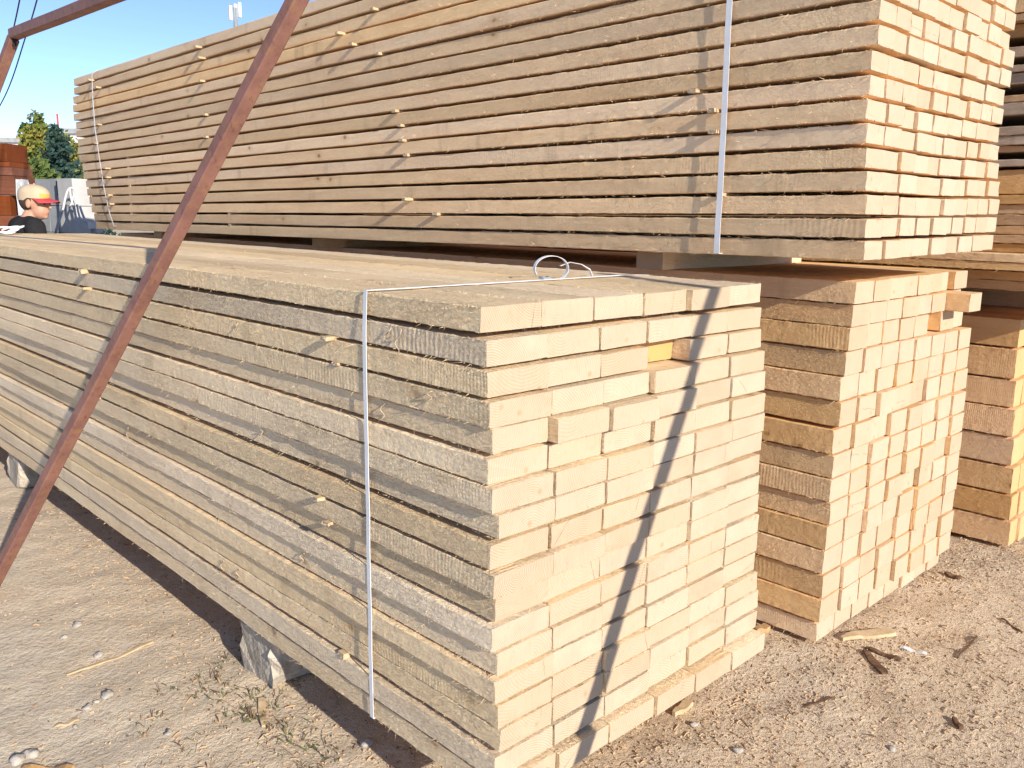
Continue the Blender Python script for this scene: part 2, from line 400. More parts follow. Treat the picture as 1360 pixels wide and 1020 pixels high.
# ---- front stack : six wide planks to a row, eighteen rows
WA, LA = 1.021, 5.27
zA = [1.207, 1.143, 1.084, 1.026, .970, .910, .853, .798, .733, .674, .618, .559, .503, .444, .389, .335, .273, .213]
yAL = [.014, -.002, -.014, -.019, -.018, -.012, -.032, -.038, -.024, -.038, -.030, -.037, -.038, -.044, -.047, -.050, -.045, -.058]
yAR = [.002, -.002, -.009, -.025, -.034, -.036, -.039, -.034, -.032, -.036, -.038, -.043, -.043, -.040, -.052, -.058, -.060, -.095]
eA = [.0, -.001, .003, .004, -.006, .002, .004, -.005, .003, .004, -.007, .005, -.005, .004, -.003, -.006, .004, .003]
HB_A = .0515
special = {(2, 3): .055, (4, 1): -.022, (4, 2): -.03, (4, 3): -.012, (2, 0): 0, (17, 0): -.0, (3, 3): -.012}
for r in range(18):
    cols = ends(6, WA, .035); shift = R.uniform(-.004, .004)
    for c, (xc, wd) in enumerate(cols):
        f = xc/WA; y0 = yAL[r]*(1-f) + yAR[r]*f + (R.gauss(0, .0036) if 0 < c < 5 else R.gauss(0, .0015)) + special.get((r, c), 0)
        if c == 0: xa = -eA[r]; xc = (xa + xc + wd/2)/2; wd = 2*(xc - xa)
        elif c < 5: xc += shift
        h = HB_A + R.uniform(-.0012, .0008)
        mats = [M_A, M_YE if (r, c) == (2, 3) else M_AE]
        hi = c == 0 or r == 0
        mb = board(wd, h, LA + R.uniform(-.03, .03), mats, hi=hi, top=(r == 0), bow=R.uniform(-.004, .004) if c == 0 else 0)
        for (rr, yy, ll) in ((1, .262, .06), (1, .300, .035), (15, 1.18, .05), (15, 1.08, .045), (4, .33, .05), (10, 1.9, .05), (7, .9, .03), (12, .7, .035), (2, 1.0, .03), (3, .15, .03)):
            if c == 0 and rr == r:
                a0 = R.random()*6; q = [(-wd/2 - .004 - .006*math.sin(i*.7+a0)**2, yy - y0 + .008*math.sin(i*.9+a0) + .002*i, h - .004 - ll*i/9) for i in range(10)]
                mb.tube(q, [.0016]*5 + [.0014, .0012, .001, .0008, .0005], 5, 1)
        o = mb.build('wooden_plank', mats, None, (xc, y0, zA[r]-h-R.uniform(0, .0008)), R.uniform(-.0006, .0006))
        lab = 'pale sawn plank %s in %s of the front strapped stack' % (colw(c, 6), rowd(r, 18))
        if (r, c) == (2, 3): lab = 'plank with yellow resinous end set back in third row of the front strapped stack'
        if (r, c) == (4, 1): lab = 'jutting plank second from left in fifth row down of the front strapped stack'
        tag(o, lab, 'plank', 'planks of the front strapped stack')

# ---- stack behind on the right : eight thick beams to a row, fifteen rows, standing on the ground
xC, WC, LC = 1.4563, 1.012, 5.9
zC = [1.197, 1.126, 1.056, .980, .901, .821, .731, .646, .568, .490, .412, .328, .243, .160, .070, .002]
yCL = [-.072, -.065, -.062, -.052, -.045, -.048, -.037, -.040, -.042, -.044, -.043, -.041, -.043, -.045, -.038]
yCR = [-.045, -.060, -.048, -.090, -.094, -.091, -.099, -.097, -.100, -.098, -.103, -.101, -.101, -.104, -.062]
eC = [.008, .003, .003, -.004, .002, -.006, .004, -.004, .003, -.006, .002, .004, -.003, .004, -.004]
for r in range(15):
    cols = ends(8, WC, .06)
    for c, (xc, wd) in enumerate(cols):
        f = xc/WC; y0 = yCL[r]*(1-f) + yCR[r]*f + (R.gauss(0, .0042) if 0 < c else 0)
        if c == 0: xa = -eC[r]; xc = (xa + xc + wd/2)/2; wd = 2*(xc - xa)
        h = min(zC[r]-zC[r+1]-.0045, .0785)
        lab = 'thick beam %s in %s of the middle stack' % (colw(c, 8), rowd(r, 15))
        if (r, c) == (1, 6): y0 -= .085; lab = 'beam jutting out towards the viewer near the top right of the middle stack'
        if (r, c) == (2, 5): y0 += .05
        if (r, c) == (0, 6): wd *= .62; xc -= .018; y0 += .02
        if (r, c) == (1, 7): y0 += .03
        o = board(wd, h, LC, None, hi=(c == 0), near_fine=.7).build('wooden_joist', [M_C, M_CE], None, (xC + xc, y0, zC[r]-h), R.uniform(-.0008, .0008))
        tag(o, lab, 'beam', 'beams of the stack behind the front one')

# ---- tall upper stack : ten slim battens to a row, eighteen rows, on bearers over the middle stack
xB, WB, LB = 1.1305, 1.050, 5.95
yBL = [-.223, -.223, -.218, -.212, -.206, -.201, -.198, -.198, -.198, -.209, -.206, -.205, -.2, -.2, -.2, -.2, -.2, -.2]
yBF = [5.68, 5.70, 5.755, 5.79, 5.825, 5.84, 5.86, 5.88, 5.93, 5.955, 5.96, 5.965, 5.968, 5.985, 5.985, 5.985, 5.94, 5.92]
eB = [R.gauss(0, .0025) for _ in range(18)]
def zBn(k): return 1.277 + .0596*k
def zBf(k): return 1.228 + .0619*k
for r in range(18):
    n = 9 if r in (0, 6, 11) else 10
    cols = ends(n, WB, .10, R.choice((.001, .003)))
    droop = [.012*math.exp(-((i/(n-1)-.45)/.3)**2) for i in range(n)]
    for c, (xc, wd) in enumerate(cols):
        f = xc/WB
        y0 = yBL[r] + .008*f + (R.gauss(0, .0045) if c else 0)
        if c == 0: xa = -eB[r]; xc = (xa + xc + wd/2)/2; wd = 2*(xc - xa)
        h = .0488 + R.uniform(-.0012, .0012); L = yBF[r] - y0
        z0 = zBn(r) + .012*f + (-droop[c]*.4 if r > 1 else 0)
        o = board(wd, h, L, None, hi=(c == 0), far=(.0146*L, zBf(r)-zBn(r)), near_fine=.9).build('wooden_batten', [M_B, M_BE], None, (xB + xc, y0, z0), 0)
        tag(o, 'slim batten %s in %s of the tall upper stack' % (colw(c, n), rowu(r, 18)), 'batten', 'battens of the tall upper stack')

# ---- timbers at the far right, on the ground
xD = 2.888; zD = [.983, .858, .726, .604, .478, .351, .228, .114, -.004]
yD = [-.137, -.141, -.150, -.162, -.171, -.183, -.192, -.200]
for r in range(8):
    for c in range(10):
        h = zD[r]-zD[r+1]-.009; wd = .098
        xc = xD + .05 + c*.101 + (R.uniform(-.004, .004) if c == 0 else 0)
        o = board(wd, h, 5.2, None, hi=(c == 0), near_fine=.5).build('squared_timber', [M_D, M_DE], None, (xc, yD[r]+(R.gauss(0, .008) if c else 0), zD[r]-h), 0)
        tag(o, 'yellowish timber %s in %s of the low far right stack' % (colw(c, 10), rowd(r, 8)), 'timber', 'squared timbers at the far right')
# bearers, then the weathered boards above them
for y in (1.0, 2.3, 3.8):
    mb = board(.085, .125, 1.2, None); o = mb.build('bearer_block', [M_EB, M_DE], None, (2.70, y, .985), -math.pi/2)
    tag(o, 'brown bearer %s between the low yellow timbers and the weathered boards' % {1.0: 'nearest the viewer', 2.3: 'in the middle', 3.8: 'farthest back'}[y], 'bearer', 'bearers under the weathered boards')
o = board(.1, .1265, 5.2, None).build('bearer_block', [M_EB, M_DE], None, (3.5, -.5, .9845)); tag(o, 'added long brown filler board closing the see-through gap under the weathered boards', 'bearer', 'bearers under the weathered boards')  # unseen filler, added to block bright ground showing through the gap
# (lower z, upper z, kind, x protrusion) from the bottom up
rowsE = [(1.112, 1.149, 'b', 0), (1.151, 1.187, 'b', 0), (1.197, 1.227, 'f', .12), (1.229, 1.261, 'f', .12), (1.264, 1.297, 'b', 0), (1.299, 1.331, 'b', .01),
         (1.334, 1.366, 'b', 0), (1.369, 1.4115, 'b', .005), (1.413, 1.449, 'b', 0), (1.452, 1.487, 'b', .01), (1.490, 1.583, 't', 0), (1.597, 1.623, 'g', .01),
         (1.655, 1.678, 'b', -.02), (1.681, 1.716, 'g', 0), (1.719, 1.752, 'g', .005), (1.796, 1.842, 'g', 0), (1.846, 1.871, 'b', -.01), (1.913, 1.953, 'g', 0),
         (1.957, 1.982, 'g', .01), (2.012, 2.049, 'g', 0), (2.088, 2.139, 'b', -.02), (2.142, 2.168, 'b', .03), (2.172, 2.27, 't', .02)]
nE = len(rowsE)
for r, (a, b, k, e) in enumerate(rowsE):
    m = {'b': M_EB, 'f': M_C, 't': M_D, 'g': M_E}[k]
    word = {'b': 'brown', 'f': 'fuzzy tan', 't': 'thick orange brown', 'g': 'greyish weathered'}[k]
    for c in range(4):
        wd = .30; xc = 2.75 - (e if c == 0 else 0) + wd/2 + c*.305
        o = board(wd, b-a, 5.4, None, hi=(c == 0), near_fine=.8).build('weathered_board', [m, M_DE], None, (xc, -.55 + R.uniform(-.04, .04), a), R.uniform(-.002, .002))
        tag(o, '%s board, %s in %s of the right edge stack' % (word, colw(c, 4), rowu(r, nE)), 'board', 'boards of the high stack at the right edge')
# stickers that hold the gaps of that stack open
gaps = [(rowsE[i][1], rowsE[i+1][0]) for i in range(nE-1) if rowsE[i+1][0]-rowsE[i][1] > .015]
for gi, (a, b) in enumerate(gaps):
    for y, wds in ((.9, 'nearer'), (3.2, 'farther')):
        o = board(.05, b-a, .56, None, fuzz=False).build('sticker_lath', [M_EB, M_DE], None, (2.77, y, a), -math.pi/2)
        tag(o, '%s lath in %s wide gap up of the right edge stack' % (wds, ORD[gi+1]), 'spacer', 'spacers of the high right stack')

# ---- stickers with ends poking out of the front and upper stacks
def sticker(x0, y, zlo, zhi, L, e, label, group, wd=.026):
    mb = MB(); h = max(zhi-zlo, .006); P = perim(wd, h, .001, False); n = len(P)
    X = [0, .002, e*.5, e+.02, L]; vs = []
    for i, x in enumerate(X):
        k = 1.0 if i > 2 else R.uniform(.85, 1.15)
        for (a, z) in P: vs.append((x - e + R.uniform(-.002, .002)*(i < 2), a*k + R.uniform(-.0008, .0008), (z - h/2)*(k if i > 2 else k*1.25) + h/2))
    mb.add(vs, [(j*n+k, j*n+(k+1) % n, (j+1)*n+(k+1) % n, (j+1)*n+k) for j in range(len(X)-1) for k in range(n)], 0)
    mb.f.append(tuple(reversed(range(n)))); mb.m.append(1); mb.sm.append(False)
    for _ in range(8):
        mb.spike((-e+.001, R.uniform(-wd/2, wd/2), h*R.random()), (-R.uniform(.003, .01), R.uniform(-.003, .003), R.uniform(-.004, .002)), .0007, 1)
    o = mb.build('sticker_lath', [M_CHIP, M_AE], None, (x0, y, zlo)); return tag(o, label, 'spacer', group)
cnt = {}
def place_sticker(px, py, stack, e):
    if stack == 'A':
        p = at(px, py, 0, 0); best = min(range(17), key=lambda r: abs((zA[r]-HB_A + zA[r+1])/2 - p.z)); lo, hi = zA[best+1], zA[best]-HB_A
        if hi-lo < .0065: mid = (hi+lo)/2; lo, hi = mid-.00325, mid+.00325
        nm = '%s gap down of the front stack' % ORD[best+1]; key = ('A', best)
        loc = (0, p.y, lo, hi, .95, e)
    else:
        p = at(px, py, 0, xB); f = (p.y+.2)/6.1
        zz = lambda k: zBn(k)*(1-f) + zBf(k)*f
        best = min(range(0, 18), key=lambda k: abs(zz(k)-.0045-p.z)); hi = zz(best); lo = zz(best)-.009
        nm = '%s gap up of the upper stack' % ORD[best+1]; key = ('B', best)
        loc = (xB + .0146*p.y, p.y, lo, hi, 1.0, e)
    return key, loc, nm
sel = [(112, 354, 'A', .018), (117, 379, 'A', .022), (440, 446, 'A', .023), (449, 481, 'A', .009), (134, 528, 'A', .009), (430, 663, 'A', .024), (440, 694, 'A', .018), (457, 880, 'A', .009)]
sel += [(x, y, 'B', e*.7) for x, y, e in [(254, 60, .05), (258, 75, .05), (258, 104, .04), (262, 151, .02), (263, 183, .02), (108, 108, .05), (117, 119, .04), (117, 166, .025), (113, 191, .02),
        (130, 226, .045), (131, 237, .04), (133, 262, .035), (135, 273, .035), (491, 7, .03), (445, 39, .04), (463, 53, .035), (497, 67, .02), (520, 149, .025), (527, 170, .02), (529, 190, .02), (534, 211, .015),
        (538, 269, .05), (575, 289, .02), (923, 121, .03), (947, 149, .022), (948, 178, .02), (957, 258, .012)]]
items = [place_sticker(*s) for s in sel]
bykey = {}
for key, loc, nm in items: bykey.setdefault(key, []).append((loc, nm))
for key, ls in bykey.items():
    ls.sort(key=lambda q: -q[0][1]); n = len(ls)
    for i, (loc, nm) in enumerate(ls):
        who = 'only' if n == 1 else (colw(i, n))
        sticker(*loc, 'pale spacer end, %s one in %s' % (who, nm), 'spacer laths with ends poking out')

for k in range(1, 9):  # recessed laths added to stop daylight streaks through the gaps
    for y, wds in ((4.95, 'nearer'), (yBF[k]-.07, 'farther')) + (((3.45, 'foremost'),) if k < 3 else ()):
        f = (y+.2)/6.1; hi = zBn(k)*(1-f) + zBf(k)*f; p = (zBn(k-1)*(1-f) + zBf(k-1)*f)
        lo = p + .0488 - .001
        o = board(.03, hi-lo+.002, .9, None, fuzz=False).build('sticker_lath', [M_CHIP, M_AE], None, (xB + .0146*y + .006, y, lo), -math.pi/2)
        tag(o, 'added filler lath, %s in %s gap up of the upper stack back half' % (wds, ORD[k]), 'spacer', 'filler laths added to block light through the upper stack')

# ---- bearers between the middle and the upper stack, blocks under the front stack
for (y, wd, x0, words) in ((.655, .115, 1.385, 'nearest the viewer'), (2.75, .12, 1.33, 'in the middle'), (4.62, .12, 1.25, 'farthest back')):
    z1 = 1.277 + (1.228-1.277)*(y+.2)/6
    mb = board(wd, z1-1.199, 1.0, None)
    o = mb.build('bearer_block', [M_EB if y > 4 else M_A, M_DE if y > 2 else M_AE], None, (x0, y, 1.198), -math.pi/2)
    tag(o, 'square wooden bearer %s holding the upper stack above the middle one' % words, 'bearer', 'bearers under the upper stack')
for (y, words) in ((1.02, 'nearer rough concrete block in shade under the front plank stack'), (3.55, 'farther concrete block in shade under the front plank stack')):
    mb = MB(); 
    P = perim(.24, .168, .02, True); n = len(P); X = [0, .02, .2, .4, .6, .8, .98, 1.0]; vs = []
    for i, x in enumerate(X):
        k = .93 if i in (0, len(X)-1) else 1
        for (a, z) in P: vs.append((x + R.uniform(-.008, .008), a*k*.86 + R.uniform(-.012, .012), min((z-.084)*k + .084 - .012 + R.uniform(-.009, .003), .158)))
    mb.add(vs, [(j*n+k, j*n+(k+1) % n, (j+1)*n+(k+1) % n, (j+1)*n+k) for j in range(len(X)-1) for k in range(n)], 0)
    mb.f.append(tuple(reversed(range(n)))); mb.m.append(0); mb.sm.append(False)
    mb.f.append(tuple(7*n+k for k in range(n))); mb.m.append(0); mb.sm.append(False)
    tag(mb.build('concrete_block', M_CONC, None, (.01, y, 0)), words, 'concrete block', 'concrete blocks under the front stack')

# ---- plastic straps
def ring_strap(name, x0, x1, y, z0, z1, wd, label, shear=0, group='white straps round the stacks'):
    mb = MB(); pts = []
    def seg(a, b, n):
        for i in range(n): pts.append(V(a).lerp(V(b), i/n))
    seg((x0, y, z0+.004), (x0, y+shear, z1-.004), 12); seg((x0+.004, y+shear, z1), (x1-.004, y+shear, z1), 10)
    seg((x1, y+shear, z1-.004), (x1, y, z0+.004), 6); seg((x1-.004, y, z0), (x0+.004, y, z0), 6); pts.append(V(pts[0]))
    ps = [p + V((R.uniform(-.0006, .0006), R.uniform(-.0012, .0012), 0)) for p in pts]; ps[-1] = ps[0]
    root = empty(name, (0, 0, 0), label, 'strap', group)
    mb.strip(ps, (0, 1, 0), wd, .0014); mb.build('band', M_STRAP, root); return root
sA = ring_strap('plastic_strap', -.0075, WA+.006, .392, .1595, 1.2115, .0135, 'white plastic strap with a loose loop round the front stack')
mb = MB(); pts = []
for i in range(25):
    a = math.radians(205) - i*math.radians(258)/24; pts.append((.605 + .050*math.cos(a), .392 + .015*i/24 - .02*math.cos(a), 1.238 + .036*math.sin(a)))
mb.strip(pts, (.25, 1, .1), .012, .001)
pts = [(.640, .398, 1.246), (.665, .385, 1.256), (.69, .365, 1.250), (.708, .35, 1.236), (.712, .345, 1.218)]
mb.strip(pts, (.3, 1, 0), .011, .001); mb.build('loop', M_STRAP, sA)
mb = MB(); mb.box((.575, .392, 1.2155), (.03, .018, .005)); mb.tube([(.562, .383, 1.2185), (.562, .401, 1.2185)], .002, 6); mb.tube([(.588, .383, 1.2185), (.588, .401, 1.2185)], .002, 6)
mb.build('buckle', M_GALV, sA)
ring_strap('plastic_strap', xB-.006, xB+WB+.006, .215, 1.274, 2.352, .0185, 'broad white strap round the near end of the upper stack', .012)
sB = empty('plastic_strap', (0, 0, 0), 'thin slack white strap near the far end of the upper stack', 'strap', 'white straps round the stacks')
mb = MB(); pts = []
for q in [(122, 99), (123, 130), (126, 170), (131, 205), (138, 250), (145, 282), (151, 300)]:
    p = at(q[0], q[1], 0, xB + .085 - .02); pts.append(p)
mb.strip(pts, (0, 1, 0), .012, .0014)
mb.strip([pts[0]+V((0, 0, .0)), pts[0]+V((.03, 0, .03)), pts[0]+V((.5, 0, .028)), pts[0]+V((1.07, 0, .012)), pts[0]+V((1.09, 0, -.03)), pts[-1]+V((1.09, 0, -.01)), pts[-1]+V((.5, 0, -.025)), pts[-1]], (0, 1, 0), .012, .0014)
mb.build('band', M_STRAP, sB)

# ---- rust-red steel frame leaning on the front stack, and the post whose shadow falls on the plank ends
def sq_tube(mb, a, b, s, up):
    a = V(a); b = V(b); t = (b-a).normalized(); u = (V(up) - t*V(up).dot(t)).normalized(); v = t.cross(u); c = s*.10
    prof = [(s/2-c, -s/2), (s/2, -s/2+c), (s/2, s/2-c), (s/2-c, s/2), (-s/2+c, s/2), (-s/2, s/2-c), (-s/2, -s/2+c), (-s/2+c, -s/2)]
    n = 8; vs = []; N = 30
    for i in range(N+1):
        p = a.lerp(b, i/N) + u*.0012*mnoise.noise(V((i*.2, 1, s))) + v*.0012*mnoise.noise(V((i*.2, 7, s)))
        vs += [p + u*x + v*y for x, y in prof]
    mb.add(vs, [(i*n+k, i*n+(k+1) % n, (i+1)*n+(k+1) % n, (i+1)*n+k) for i in range(N) for k in range(n)], 0)
    b0 = len(mb.v)-len(vs); mb.f.append(tuple(b0+k for k in reversed(range(n)))); mb.m.append(0); mb.sm.append(False)
    mb.f.append(tuple(b0+N*n+k for k in range(n))); mb.m.append(0); mb.sm.append(False)
G0 = -.01
P_foot = at(-14, 785, 2, G0); P_rest = at(215, 345, 0, -.08); Dn = (P_rest - P_foot).normalized()
Q = dep(20, 45, 3.6); kk = (Q.z - P_foot.z)/Dn.z; Apex = P_foot + Dn*kk
fr = empty('leaning_steel_rack', P_foot, 'rust red square tube frame leaning on the front plank stack', 'steel frame')
def frpart(name, a, b, s, up):
    mb = MB(); sq_tube(mb, V(a)-P_foot, V(b)-P_foot, s, up); return mb.build(name, M_RUST, fr)
UPT = (1, -.15, .2)
frpart('leg', P_foot, Apex + Dn*.02, .040, UPT)
Q_foot = Q - Dn*((Q.z-G0)/Dn.z)
frpart('leg', Q_foot, Q - Dn*.021, .040, UPT)
frpart('rail', Q + (Q-Apex).normalized()*.018, Apex + (Q-Apex).normalized()*.0195, .042, (0, 0.3, 1))
mb = MB(); mb.box(Q-P_foot-Dn*.03, (.012, .05, .05)); mb.build('gusset_plate', M_WIRE, fr)
S3 = V((.555, 0, 1.21-.471)); X3 = S3 - V((.155, 1, -.42))*1.85; U3 = V((.24, -.68, 1))
f3 = X3 - U3*((X3.z-G0)/U3.z); t3 = X3 + U3*.95
ps = empty('steel_post', f3, 'slanted red steel post that throws its shadow over the plank ends', 'steel post')
mb = MB(); sq_tube(mb, (0, 0, .02), t3-f3, .038, UPT); mb.build('post', M_RUST, ps)
mb = MB(); mb.box((0, 0, .008), (.22, .22, .02)); mb.build('base_plate', M_RUST, ps)

# ---- things lying on the ground
def slab(name, p, q, wd, th, mat, label, cat, taper=.3, grp=None):
    """a flat splinter lying from p to q"""
    p = V(p); q = V(q); t = (q-p); L = t.length; t.normalize(); s = V((-t.y, t.x, 0)); mb = MB(); vs = []; n = 7
    for i in range(n+1):
        k = i/n; ww = wd*(taper + (1-taper)*math.sin(min(1, k*1.5+.12)*math.pi*.5)) * (1 if k < .9 else .8); c = p.lerp(q, k)
        z = gz(c.x, c.y) + th*.6 + .003*math.sin(k*9)
        for a, b in ((-1, -.5), (1, -.5), (1, .5), (-1, .5)): vs.append(V((c.x, c.y, z)) + s*(a*ww/2*R.uniform(.85, 1.1)) + V((0, 0, b*th)) - p)
    fs = [(i*4+k, i*4+(k+1) % 4, i*4+4+(k+1) % 4, i*4+4+k) for i in range(n) for k in range(4)] + [(3, 2, 1, 0), tuple(n*4+k for k in range(4))]
    mb.add(vs, fs); return tag(mb.build(name, mat, None, p), label, cat, grp)
def gp(px, py): return at(px, py, 2, 0)
slab('wood_splinter', gp(88, 893), gp(203, 850), .012, .004, M_CHIP, 'long thin pale splinter on grey soil beside the front stack', 'splinter')
slab('wood_splinter', gp(72, 961), gp(103, 950), .012, .004, M_CHIP, 'short pale splinter at bottom left next to a tiny white stone', 'splinter')
slab('wood_chip', gp(350, 962), gp(347, 925), .022, .006, M_CHIP, 'upright yellowish wood chip by the dry grass near the concrete block', 'wood chip')
slab('wood_offcut', gp(1118, 847), gp(1186, 838), .045, .012, M_CHIP, 'pale wedge shaped offcut lying before the middle stack', 'offcut', .15)
slab('plastic_strip', gp(1196, 856), gp(1231, 866), .018, .003, M_STRAP, 'short white plastic strip lying on the soil at right', 'plastic strip', .9)
slab('bark_piece', gp(1148, 862), gp(1176, 892), .028, .006, M_BARK, 'dark bark piece beside the pale wedge offcut', 'bark')
slab('bark_piece', gp(1150, 858), gp(1196, 876), .022, .006, M_BARK, 'grey brown bark strip under the white plastic strip', 'bark', .5)
slab('bark_piece', gp(1266, 950), gp(1277, 965), .014, .01, M_BARK, 'small dark bark bit at lower right of the yard', 'bark')
slab('bark_piece', gp(1255, 762), gp(1275, 770), .03, .010, M_BARK, 'dark bark lump between the middle stack and far right timbers', 'bark')
slab('wood_chip', gp(895, 944), gp(917, 930), .025, .014, M_CHIP, 'brown blocky chip right below the front stack corner', 'wood chip')
slab('wood_chip', gp(1004, 838), gp(1020, 833), .03, .018, M_EB, 'reddish chip in the corner between front and middle stacks', 'wood chip')
slab('twig', gp(1272, 872), gp(1298, 845), .006, .005, M_BARK, 'curved dark twig lying on the soil at right', 'twig')
slab('twig', gp(1330, 820), gp(1358, 838), .006, .005, M_BARK, 'thin dark twig at the right edge of the photo', 'twig')
slab('twig', gp(1070, 932), gp(1110, 920), .006, .005, M_BARK, 'straight twig lying below the middle stack', 'twig')
slab('wood_chip', gp(30, 1016), gp(95, 1019), .03, .008, M_EB, 'reddish brown chip at the bottom left edge of the photo', 'wood chip')
for i, (px, py, r, lab) in enumerate([(142, 922, .018, 'flat pale stone on the grey soil at lower left'), (116, 937, .013, 'pale stone just left of the flat one at lower left'), (128, 930, .008, 'tiny stone between two pale stones at lower left'),
        (103, 826, .016, 'half buried pale stone on the packed soil at left'), (131, 867, .014, 'rounded buff stone left of the long splinter'), (99, 959, .007, 'tiny white stone beside the short splinter'),
        (224, 973, .011, 'bluish white pebble among dry grass'), (487, 984, .017, 'grey stone in the shade under the front stack'), (922, 958, .011, 'pale pebble below the right corner of the front stack'),
        (980, 993, .012, 'white stone at the bottom middle of the photo'), (1185, 987, .010, 'white stone with a dark shadow at lower right'), (40, 995, .018, 'buff stone in the lower left corner'),
        (22, 1003, .02, 'flat buff stone at far lower left'), (85, 843, .011, 'small grey stone on the track at left'), (1033, 981, .005, 'very small white pebble right of bottom middle')]):
    p = gp(px, py); mb = MB(); mb.ball((0, 0, r*.25), (r*1.2, r*.9, r*.55), 12, 8, 0, .28, Matrix.Rotation(R.random()*3, 3, 'Z'))
    tag(mb.build('stone', M_STONE, None, (p.x, p.y, gz(p.x, p.y))), lab, 'stone')
# litter nobody could count : shavings, chips, twigs, crumbs
mb = MB()
def litter(x, y, dark):
    z = gz(x, y); a = R.random()*6.28; t = V((math.cos(a), math.sin(a), R.uniform(-.15, .15))); s = V((-t.y, t.x, R.uniform(-.3, .3)))
    k = R.random()
    if k < .3:
        L = .003 + .030*R.random()**4; wd = R.uniform(.0008, .0022)
    elif k < .85: L = R.uniform(.002, .008); wd = L*R.uniform(.3, .8)
    else: L = R.uniform(.003, .007); wd = L*.8
    h = R.uniform(.001, .004) if k < .85 else R.uniform(.002, .005)
    m = 1 if R.random() < dark else (2 if R.random() < .35 else 0)
    c = V((x, y, z + h*.3)); bend = V((0, 0, R.uniform(0, .2)*L)) + s*R.uniform(-.12, .12)*L
    pts = [c - t*L/2, c + bend*.7, c + t*L/2]; vs = []
    for i, q in enumerate(pts):
        ww = wd*(1 if i == 1 else .6)
        vs += [q - s*ww/2, q + s*ww/2, q + V((0, 0, h))]
    mb.add(vs, [(0, 1, 4, 3), (1, 2, 5, 4), (2, 0, 3, 5), (3, 4, 7, 6), (4, 5, 8, 7), (5, 3, 6, 8), (0, 2, 1), (6, 7, 8)], m)
i = 0
while i < 21000:
    if i > 20000:
        if R.random() < .5: x, y = R.uniform(.1, 1.2), -.02 - .22*R.random()**1.7
        else: x, y = R.uniform(1.25, 2.7), -.08 - .25*R.random()**1.7
    elif R.random() < .42: x, y = R.uniform(-1.3, .25), .2 + 3.0*R.random()**1.6
    else: x, y = .4 + 3.2*R.random(), R.uniform(-1.15, .25)
    dn = mnoise.noise(V((x*2.2, y*2.2, 3)))
    keep = .18 if x < -.15 and y > .9 else .75
    if R.random() > keep + dn*.5: continue
    i += 1; litter(x, y, .07 if x > .3 else .09)
tag(mb.build('wood_litter', [M_CRUMB, M_BARK, M_EB]), 'scattered shavings, chips and twigs over the yard soil', 'litter', kind='stuff')
# thin dry grass and weeds by the concrete block
mb = MB(); cpt = gp(310, 930)
for i in range(900):
    a = R.random()*6.28; rr = .34*R.random()**.6; x = cpt.x + rr*math.cos(a)*.8; y = cpt.y - .1 + rr*math.sin(a)*1.1
    if x > .12: continue
    if mnoise.noise(V((x*7, y*7, 1))) < -.05: continue
    z = gz(x, y); L = R.uniform(.01, .05)*R.uniform(.5, 1); d = V((R.uniform(-1, 1), R.uniform(-1, 1), R.uniform(.1, .9))).normalized()*L; s = V((-d.y, d.x, 0)).normalized()*R.uniform(.0008, .0026)
    mid = V((x, y, z)) + d*.55 + V((0, 0, L*.12)); tip = V((x, y, z)) + d + V((0, 0, -L*.15))
    b = V((x, y, z)); mb.add([b-s, b+s, mid+s, mid-s, tip], [(0, 1, 2, 3), (3, 2, 4)], R.choice((0, 0, 1, 2)))
M_GRASS = simple('weed green', (.10, .13, .045), (.15, .16, .07), 60, .8, .2); M_DRY = simple('dry grass', (.38, .26, .14), (.28, .16, .09), 60, .8, .2)
tag(mb.build('grass', [M_GRASS, M_DRY, M_BARK]), 'sparse dry weeds beside the concrete block', 'grass', kind='stuff')

# ------------------------------------------------------------------ background at left
# red-brown stained timbers
pr = dep(28, 240, 7.0)
rx = RGT.copy(); rx.z = 0; rx.normalize(); ang = math.atan2(rx.y, rx.x)
zr = [dep(28, y, 7.0).z for y in (286, 259, 233, 223, 216, 193)]
z = 0.0; k = 0; blocks = []
while z < zr[0]-.02: blocks.append((z, min(z+.165, zr[0]-.004), 0)); z += .17
blocks += [(zr[0], zr[1]-.006, -.02), (zr[1], zr[2]-.01, .03), (zr[2]-.006, zr[3]-.004, .02), (zr[3], zr[4]-.003, 0), (zr[4], zr[5], -.01)]
for i, (a, b, e) in enumerate(blocks):
    mb = board(.30, b-a, 2.4, None); o = mb.build('stained_timber', [M_RU, M_RU], None, (pr.x + rx.x*e, pr.y + rx.y*e, a), ang + math.pi/2)
    tag(o, 'red brown stained timber in %s of the pile at left edge' % rowu(i, len(blocks)), 'timber', 'red brown timbers at the left edge')
mb = MB(); pw = dep(27, 262, 6.9)
for j in range(10):
    x = R.uniform(-.03, .06); mb.strip([V((x, R.uniform(-.03, .03), .14)), V((x+R.uniform(-.02, .02), R.uniform(-.05, .02), .02)), V((x+R.uniform(-.02, .02), R.uniform(-.03, .03), -.16))], (1, .4, 0), .03, .002)
tag(mb.build('plastic_wrap', M_PLAST, None, pw), 'crumpled clear plastic hanging by the red brown timbers', 'plastic')

